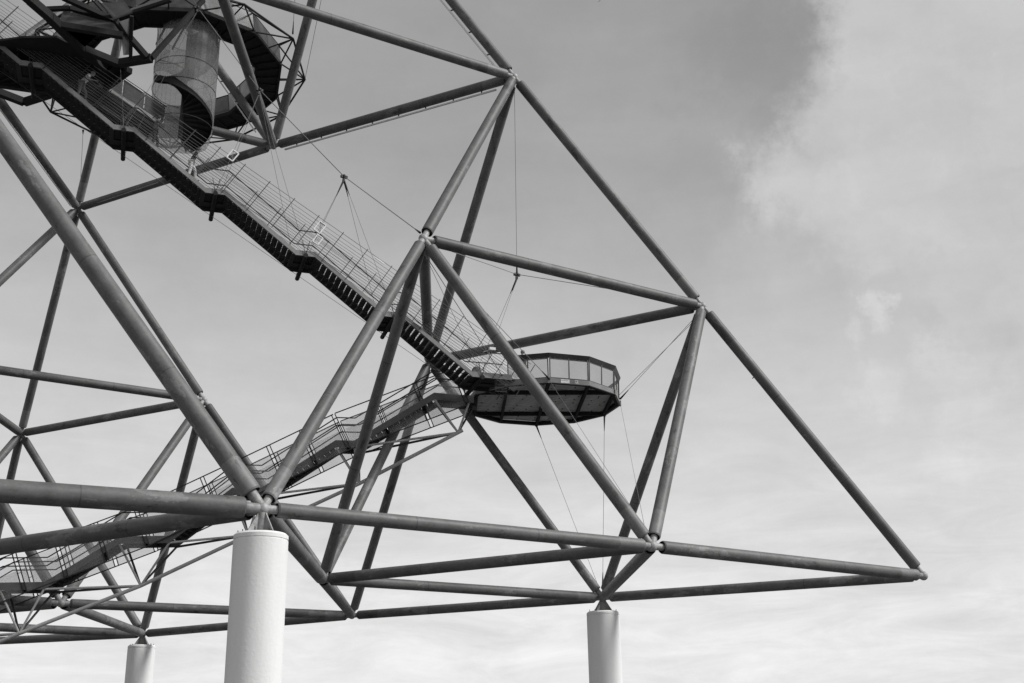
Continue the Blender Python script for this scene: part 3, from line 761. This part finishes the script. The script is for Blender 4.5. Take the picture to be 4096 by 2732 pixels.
# ------------------------------------------------------------------ spiral staircase in its shell
SC = V((-28.12, 19.68, 22.70)); SR = 1.59; SH = 6.03
sp = thing('spiral_staircase', SC, 'spiral staircase inside a translucent cylinder between the bridge and the ring walkway', 'staircase')
ths = 36; camdir = math.atan2(CAM.y-SC.y, CAM.x-SC.x)
CUT = [(-95, 3.4), (-40, 2.9), (0, 2.1), (50, 1.3), (90, .9), (120, -.1)]
def cutz(k):                                          # lower edge of the shell: a rising helix on the near side
    a = math.degrees((2*pi*k/ths-camdir+pi) % (2*pi)-pi)
    if a < -95 or a >= 120: return -.15
    for (a0, z0), (a1, z1) in zip(CUT, CUT[1:]):
        if a0 <= a <= a1: return z0+(z1-z0)*(a-a0)/(a1-a0)
for s in range(12):
    mb = MB()
    for q in range(3):
        k = s*3+q; a0, a1 = 2*pi*k/ths, 2*pi*(k+1)/ths
        d0, d1 = V((cos(a0), sin(a0), 0)), V((cos(a1), sin(a1), 0))
        z0, z1 = cutz(k), cutz(k+1)
        mb.prism([SC+d0*SR+V((0, 0, z0)), SC+d1*SR+V((0, 0, z1)), SC+d1*SR+V((0, 0, SH)), SC+d0*SR+V((0, 0, SH))], -(d0+d1)*.5*.02)
    part('shell_sheet', mb, m_shell, sp, org=SC+V((cos(s*pi/6), sin(s*pi/6), 0))*SR)
part('column', MB().tube(SC+V((0, 0, -.1)), SC+V((0, 0, SH)), .11, 16), m_steel, sp)
nst = 35; turn = radians(482)
for i in range(nst):
    a = camdir+radians(165)-turn*(i+.5)/nst; z = SH*(i+.5)/nst-.05; da = turn/nst*.56
    q_ = lambda an, r_, zz: SC+V((cos(an)*r_, sin(an)*r_, zz))
    pts = [q_(a-da, .1, z), q_(a-da, SR*.95, z), q_(a+da, SR*.95, z), q_(a+da, .1, z)]
    mb = MB().prism(pts, (0, 0, .05)).bar(pts[3]+V((0, 0, -.09)), pts[2]+V((0, 0, -.09)), .02, .19)
    part('tread', mb, m_dark, sp, org=pts[0])
    a2 = a-turn/nst; z2 = z+SH/nst
    part('outer_stringer', MB().prism([q_(a, SR*.965, z-.20), q_(a2, SR*.965, z2-.20), q_(a2, SR*.965, z2+.10), q_(a, SR*.965, z+.10)], V((-cos(a), -sin(a), 0))*.02), m_dark, sp, org=pts[1])
    part('handrail', MB().tube(q_(a, SR*.9, z+1.0), q_(a2, SR*.9, z2+1.0), .022, 6), m_hdr, sp, org=pts[1])
for z in (.4, 2.5, 3.7, SH-.02):
    mb = MB(); nn = 36
    for k in range(nn):
        a0, a1 = 2*pi*k/nn, 2*pi*(k+1)/nn
        mb.tube(SC+V((cos(a0)*SR*1.0, sin(a0)*SR*1.0, z)), SC+V((cos(a1)*SR*1.0, sin(a1)*SR*1.0, z)), .018, 6)
    part('hoop', mb, m_steel, sp, org=SC)
top = rv(0, RI); 
for sx in (-1.3, -.45, .45, 1.3):
    part('top_beam', MB().bar(SC+V((sx, -1.1, SH-.05)), SC+V((sx, 1.4, SH-.25)), .07, .12), m_dark, sp, org=SC+V((sx, 0, SH)))

# ------------------------------------------------------------------ bridge from the upper deck to the spiral
g0, g1 = V((-32.72, 17.40, 23.08)), V((-28.94, 19.77, 23.08)); gd = (g1-g0).normalized(); gn = V((-gd.y, gd.x, 0))
br = thing('access_bridge', g0, 'level bridge with sheeted sides leading to the foot of the spiral staircase', 'footbridge')
n = 40; mb = MB()
for i in range(n):
    p = g0.lerp(g1, (i+.5)/n)
    mb.bar(p+gn*.02+V((0, 0, .03)), p+gn*1.33+V((0, 0, .03)), .045, .05)
part('bridge_grate', mb, m_grat, br, kind='stuff')
for w in (0, 1.35):
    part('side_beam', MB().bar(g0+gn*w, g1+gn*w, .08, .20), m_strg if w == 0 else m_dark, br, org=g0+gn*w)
    n = 3
    for i in range(n):
        p, q = g0.lerp(g1, (i+.03)/n)+gn*w, g0.lerp(g1, (i+.97)/n)+gn*w
        part('side_sheet', MB().prism([p+V((0, 0, .12)), q+V((0, 0, .12)), q+V((0, 0, 1.05)), p+V((0, 0, 1.05))], gn*.012), m_opq, br, org=p)
        part('post', MB().bar(p, p+V((0, 0, 1.12)), .05, .05), m_steel, br, org=p)
    part('rail', MB().tube(g0+gn*w+V((0, 0, 1.12)), g1+gn*w+V((0, 0, 1.12)), .03, 8), m_hdr, br, org=g0)
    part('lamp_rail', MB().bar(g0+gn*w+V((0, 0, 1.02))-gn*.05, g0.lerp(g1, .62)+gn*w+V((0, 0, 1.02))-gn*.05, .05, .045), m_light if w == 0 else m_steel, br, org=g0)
part('under_beam', MB().bar(g0+gn*.68+V((0, 0, -.12)), g1+gn*.68+V((0, 0, -.12)), .5, .14), m_dark, br, org=g0)

# ------------------------------------------------------------------ upper deck at the stair head
ud = thing('upper_deck', (-35.30, 16.33, 23.08), 'dark angular deck of heavy beams above the stair head at the upper left', 'platform')
def beam(a, b, w, h=None, m=m_dark, name='beam'): part(name, MB().bar(a, b, w, h or w), m, ud, org=V(a))
L_ = 24.4
pts = [V((-38.37, 17.38, 23.23)), V((-36.45, 15.56, 23.23)), V((-35.23, 14.79, 23.23)), V((-33.94, 15.27, 23.23)), V((-32.32, 15.61, 23.23)), V((-31.86, 15.75, 23.23)), V((-32.44, 17.67, 23.23)), V((-34.48, 19.58, 23.23)), V((-37.07, 20.25, 23.23)), V((-39.33, 20.54, 23.23))]
mb = MB().prism(pts, (0, 0, .10)); part('floor_plate', mb, m_dark, ud, org=pts[0])
for i in range(9):
    t = (i+1)/10; a = pts[0].lerp(pts[5], t); b = pts[9].lerp(pts[7], t); beam(a+V((0, 0, -.08)), b+V((0, 0, -.08)), .09, .14, name='joist')
for a, b, w in (((-38.18, 11.16, 23.08), (-36.80, 12.32, 23.08), .32), ((-36.80, 12.32, 23.08), (-35.83, 13.15, 23.08), .34), ((-35.83, 13.15, 23.08), (-34.11, 14.89, 23.08), .36), ((-34.11, 14.89, 23.08), (-32.85, 16.01, 23.08), .34),
                ((-35.37, 13.54, 23.08), (-32.82, 12.92, 23.08), .26), ((-34.00, 14.89, 23.08), (-32.39, 15.22, 23.08), .30), ((-32.39, 15.22, 23.08), (-31.24, 14.02, 23.08), .32),
                ((-33.08, 13.69, 24.23), (-31.47, 14.03, 23.08), .24), ((-31.24, 14.02, 23.08), (-28.57, 16.03, 28.44), .21),
                ((-35.86, 14.40, 24.23), (-35.00, 13.78, 24.23), .18), ((-35.00, 13.78, 24.23), (-33.08, 13.69, 24.23), .20), ((-35.42, 13.13, 24.23), (-33.08, 13.69, 24.23), .22),
                ((-36.45, 12.40, 24.23), (-35.42, 13.13, 24.23), .22), ((-32.53, 12.95, 24.23), (-32.05, 14.51, 23.08), .15),
                ((-38.75, 20.39, 23.08), (-34.60, 19.32, 23.08), .30), ((-38.46, 19.68, 23.08), (-36.90, 20.58, 23.08), .30), ((-36.90, 20.58, 23.08), (-35.38, 20.98, 23.08), .32), ((-35.38, 20.98, 23.08), (-34.51, 19.61, 23.08), .32),
                ((-34.51, 19.61, 23.08), (-32.44, 17.82, 23.08), .28), ((-32.44, 17.82, 23.08), (-31.82, 15.52, 23.08), .28)):
    beam(a, b, w)
beam((-34.11, 12.55, 24.25), (-33.08, 13.64, 24.35), .10, m=m_strg); beam((-33.08, 13.69, 24.38), (-32.51, 12.59, 24.38), .12, m=m_strg)
beam((-32.51, 12.59, 24.38), (-31.38, 10.89, 24.38), .12, m=m_strg); beam((-32.51, 12.59, 24.23), (-31.38, 10.89, 24.23), .14)
def pan(ps, m=m_opq): part('side_sheet', MB().prism([V(p) for p in ps], (.01, .012, 0)), m, ud, org=V(ps[0]))
pan([(-35.22, 14.01, 24.18), (-33.15, 13.74, 24.18), (-32.86, 13.02, 23.18), (-35.37, 13.63, 23.18)])
pan([(-35.15, 13.62, 23.06), (-33.80, 13.43, 23.06), (-34.06, 14.62, 23.06)], m_panel)
pan([(-32.91, 13.62, 24.18), (-32.56, 13.06, 24.18), (-32.14, 14.31, 23.13), (-32.38, 14.51, 23.13)])
pan([(-33.96, 12.56, 24.14), (-33.16, 13.48, 24.14), (-32.56, 12.60, 24.14), (-33.11, 11.93, 24.14)])
for w in (0, 1.1):
    a = V((-38.75, 18.0+w*1.6, 23.85)); beam(a, a+V((3.6, -1.8, 0)), .05, m=m_strg)
for k in range(4): a = V((-38.45+k*1.1, 17.9-k*.55, 23.3)); beam(a, a+V((0, 0, 1.0)), .05, m=m_hdr)

# ------------------------------------------------------------------ cables
J00, J0, J1, J2 = V((-28.95, 15.5, 27.53)), V((-25.85, 14.71, 23.5)), V((-21.72, 13.65, 19.43)), V((-13.22, 11.48, 15.3))
def cable(a, b, lab, r=.014, tb=None, grp='thin steel cables hanging the stairs and platforms'):
    a, b = V(a), V(b); mb = MB().tube(a, b, r, 6)
    o = thing('steel_cable', a, lab, 'cable', grp); part('rope', mb, m_cable, o)
    d = (b-a).normalized()
    if tb is None: tb = 'b'
    if 'a' in tb: part('turnbuckle', MB().tube(a, a+d*.18, .05, 8, .045).tube(a+d*.18, a+d*.85, .045, 8, .016), m_hdr, o)
    if 'b' in tb: part('turnbuckle', MB().tube(b, b-d*.15, .05, 8, .045).tube(b-d*.15, b-d*.7, .045, 8, .016), m_hdr, o)
def clampj(p, lab):
    mb = MB().sphere(p, .11, 10); mb.bar(V(p)-V((.17, 0, .02)), V(p)+V((.17, 0, -.02)), .12, .12); mb.bar(V(p), V(p)-V((.02, 0, .26)), .10, .10)
    single('cable_clamp', mb, m_hdr, lab, 'cable clamp', 'dark clamps where the hanging cables meet', org=p)
n_ = lambda *k: ND(k)
clampj(J0, 'dark cable clamp beside the leaning tubes above the middle of the stair')
clampj(J1, 'dark cable clamp on the sloping main cable against open sky')
clampj(J2, 'dark cable clamp just under the horizontal tube above the round platform')
clampj(J00, 'dark cable clamp in front of the spiral shell at the top')
cable(J1, n_(1, 0, 1)+V((-.1, .1, .28)), 'main cable from the open-sky clamp down to the upper front joint', .021)
cable(J0, J1, 'main cable sloping between the two clamps above the stair', .021, '')
cable(J00, J0, 'main cable passing in front of the spiral shell', .021, '')
cable(n_(1, 0, 3), J00, 'main cable coming down from the top of the pyramid', .021, '')
cable(J2, n_(0, 0, 2)+V((.02, 0, -.35)), 'upright cable dropping from the top right joint to the clamp above the round platform', .011, 'a')
cable(J2, n_(1, 0, 1)+V((.3, .1, -.1)), 'cable running left from the platform clamp under the horizontal tube', .016, '')
cable(J2, n_(0, 0, 1)+V((-.2, 0, .12)), 'cable running right from the platform clamp to the outer edge joint', .016, '')
for (J, k, nm) in ((J0, 3, 'left of the shaded clamp'), (J0, 2, 'right of the shaded clamp'), (J1, 2, 'left of the open-sky clamp'), (J1, 1, 'right of the open-sky clamp'), (J2, 0, 'under the platform clamp'), (J00, 4, 'under the clamp at the spiral shell')):
    for s in (0, 1):
        cable(J-V((0, 0, .2)), crossb(k, s), '%s hanger cable of the pair %s' % ('near' if s == 0 else 'far', nm), .0095, 'a' if J in (J1, J2) else '')
cable((-32.56, 16.43, 27.19), crossb(4, 0), 'hanger cable dropping to the upper landing left of the spiral shell', .0095, '')
N1_, F1_, L1_, P1_ = n_(1, 0, 0), n_(0, 1, 0), n_(0, 0, 1), n_(1, 0, 1)
cable(pv(1, PR+.05, 9.55), P1_+V((.12, .1, -.35)), 'cable from the near platform corner up along the thick front tube', .016, 'a')
cable(pv(0, PR+.05, 9.55), P1_+V((.05, .1, -.5)), 'cable from the stair corner of the round platform to the front joint', .016, 'a')
cable(crossb(0, 0), P1_+V((0, .1, -.4)), 'cable from the stair foot landing up to the front joint', .010, '')
cable(pv(1, PR+.05, 9.5), N1_+V((-.05, .1, .45)), 'stay from the near platform corner down to the lower front joint', .0085, 'b')
cable(pv(4, PR+.03, 9.45), N1_+V((-.12, .15, .4)), 'stay from the right platform corner down to the lower front joint', .0085, 'b')
cable(pv(5, PR, 9.4), F1_+V((.05, 0, .55)), 'upright stay from the far platform edge down to the right pillar', .012, 'ab')
cable(pv(7, PR, 9.4), F1_+V((-.2, 0, .5)), 'slanting stay from the far platform edge down to the right pillar', .012, 'a')
cable(pv(4, PR+.03, 9.75), L1_+V((-.2, 0, -.35)), 'upper of two stays from the platform to the outer edge joint', .012, 'a')
cable(pv(5, PR+.03, 9.75), L1_+V((-.1, 0, -.4)), 'lower of two stays from the platform to the outer edge joint', .012, '')
cable(n_(0, 2, 2)+V((.8, -.4, .3)), crossb(3.6, 1), 'lone cable rising from the far left joint to the underside of the stair', .012, '')
cable(n_(0, 2, 2)+V((0, -.3, .5)), crossb(4.45, 1), 'steep cable beside the dark leaning tube at the left', .012, 'b')
for k in range(NF):
    lo_ = lambda q: crossb(q, 1)-hn*.5+V((0, 0, -.12))
    cable(lo_(k), lo_(k+1), 'stretched cable under the stair flight number %s from the round platform' % ('one', 'two', 'three', 'four', 'five', 'six')[k], .010, '', 'cables stretched beneath the stair flights')
cable((-22.62, 11.0, 40.0), rv(2.5, 7.42, .1), 'cable holding the corner of the ring walkway', .014, '')
cable((-24.5, 14.0, 38.0), rv(1.5, 7.42, .4), 'second cable holding the ring walkway at the top edge', .014, 'b')

# ------------------------------------------------------------------ white frames hung in the cage
def wframe(c, w, h, lab, tilt_to=pn, fill=True):
    c = V(c); x = sl*(w/2); y = tilt_to*(h/2)
    r = thing('framed_sign', c, lab, 'sign', 'white framed signs hung in the stair cage')
    for a, b in ((-x-y, x-y), (x-y, x+y), (x+y, -x+y), (-x+y, -x-y)):
        part('frame_bar', MB().bar(c+a, c+b, .045, .085, hn), m_white, r, org=c+a)
    if fill: part('cross_bar', MB().bar(c-x*.75-y*.7, c+x*.7+y*.8, .022, .02, hn), m_strg, r, org=c)
    return r
wframe((-27.12, 14.15, 19.30), .32, .50, 'white frame with a slanting bar high in the stair cage over the dark tube')
wframe((-23.08, 13.12, 16.18), .34, .52, 'white upright frame in the cage above the second landing')
wframe((-23.15, 13.15, 15.55), .30, .42, 'faint white frame just below the other white frame', fill=False)
c = V((-20.31, 12.40, 14.84)); single('sign_board', MB().bar(c-sl*-.0+DK.normalized()*-.26, c+DK.normalized()*.26, .05, .07, pn), m_white, 'thin white board seen edge-on near the top wire of the cage', 'sign', org=c)
c = V((-15.15, 11.05, 10.95)); mb = MB().bar(c-hu*.0, c+V((.30, -.05, .0)), .16, .13); 
r = thing('lamp_box', c, 'small white lamp box above the landing beside the round platform', 'lamp')
part('housing', mb, m_white, r); part('lamp_arm', MB().bar(c+V((-.05, 0, -.10)), c+V((-.32, .02, -.22)), .03, .03), m_strg, r)
part('lamp_slat', MB().bar(c+V((-.02, 0, -.08)), c+V((.02, .02, -.3)), .02, .05).bar(c+V((.10, 0, -.08)), c+V((.14, .02, -.3)), .02, .05), m_strg, r)
# rucksack on the lowest landing
c = K0-hu*.28+hn*.35+V((0, 0, .20)); r = thing('rucksack', c, 'dark rucksack set down at the edge of the lowest landing', 'rucksack')
mb = MB().lathe(c, (0, 0, 1), [(0, .001), (0, .17), (.12, .21), (.28, .19), (.40, .12), (.46, .03), (.46, .001)], 16, 0, False); part('bag', mb, m_cl_m, r)
mb = MB().lathe(c+V((-.16, -.08, 0)), (0, 0, 1), [(0, .001), (0, .10), (.14, .12), (.24, .07), (.25, .001)], 12); part('pocket', mb, m_cl_m, r)
part('strap', MB().tube(c+V((.10, -.14, .38)), c+V((.20, -.14, .20)), .018, 6).tube(c+V((.20, -.14, .20)), c+V((.16, -.12, .03)), .018, 6), m_cl_d, r)

# ------------------------------------------------------------------ the visitors
down = math.atan2(-hu.y, -hu.x)
def on_stair(t): 
    k = int(t); f = t-k; U = K0+DK*k
    x = f*MOD; rise = 0 if x > MOD-LAND else 0
    s = min(x/(MOD-LAND), 1.0)
    return V((U.x, U.y, U.z))+hu*x+V((0, 0, 2.58*s+.12))
p = on_stair(4.38)+hn*.22
person(p, down, stand(.62, step=.22, drop=.14, arm_r=((.30, -.24, 1.05), (.55, -.26, 1.02)), look=(1, 0, -.7)),
       'person in a pale striped shirt stooping down the upper stair, hand on the rail', m_cl_l, m_cl_m, m_hairl)
p = on_stair(3.58)+hn*.25
person(p, down, stand(.12, step=.12, drop=.12, arm_r=((.30, -.22, 1.25), (.34, -.20, 1.52))),
       'person in dark trousers raising a bare arm near the fourth landing', m_cl_m, m_cl_d, m_hair)
p = on_stair(3.02-.62)+hn*.55
person(on_stair(3.17)+hn*.22, down, stand(.35, step=.18, drop=.12, arm_r=((.26, -.25, 1.12), (.46, -.2, .98)), look=(1, -.4, -.4)),
       'person in a dark top and white trousers above the third landing', m_cl_d, m_cl_l, m_hair)
p = pv(0, PR, 9.66).lerp(pv(1, PR, 9.66), .28); ctr = V((PC.x, PC.y, 9.66)); p = p.lerp(ctr, .22)
person(p, down+pi*.62, stand(.06, arm_r=((.18, -.26, 1.18), (.32, -.12, 1.30)), arm_l=((.10, .26, 1.12), (.30, .18, 1.10))),
       'person with fair hair standing behind the glass of the round platform', m_cl_d, m_cl_m, m_hairl)
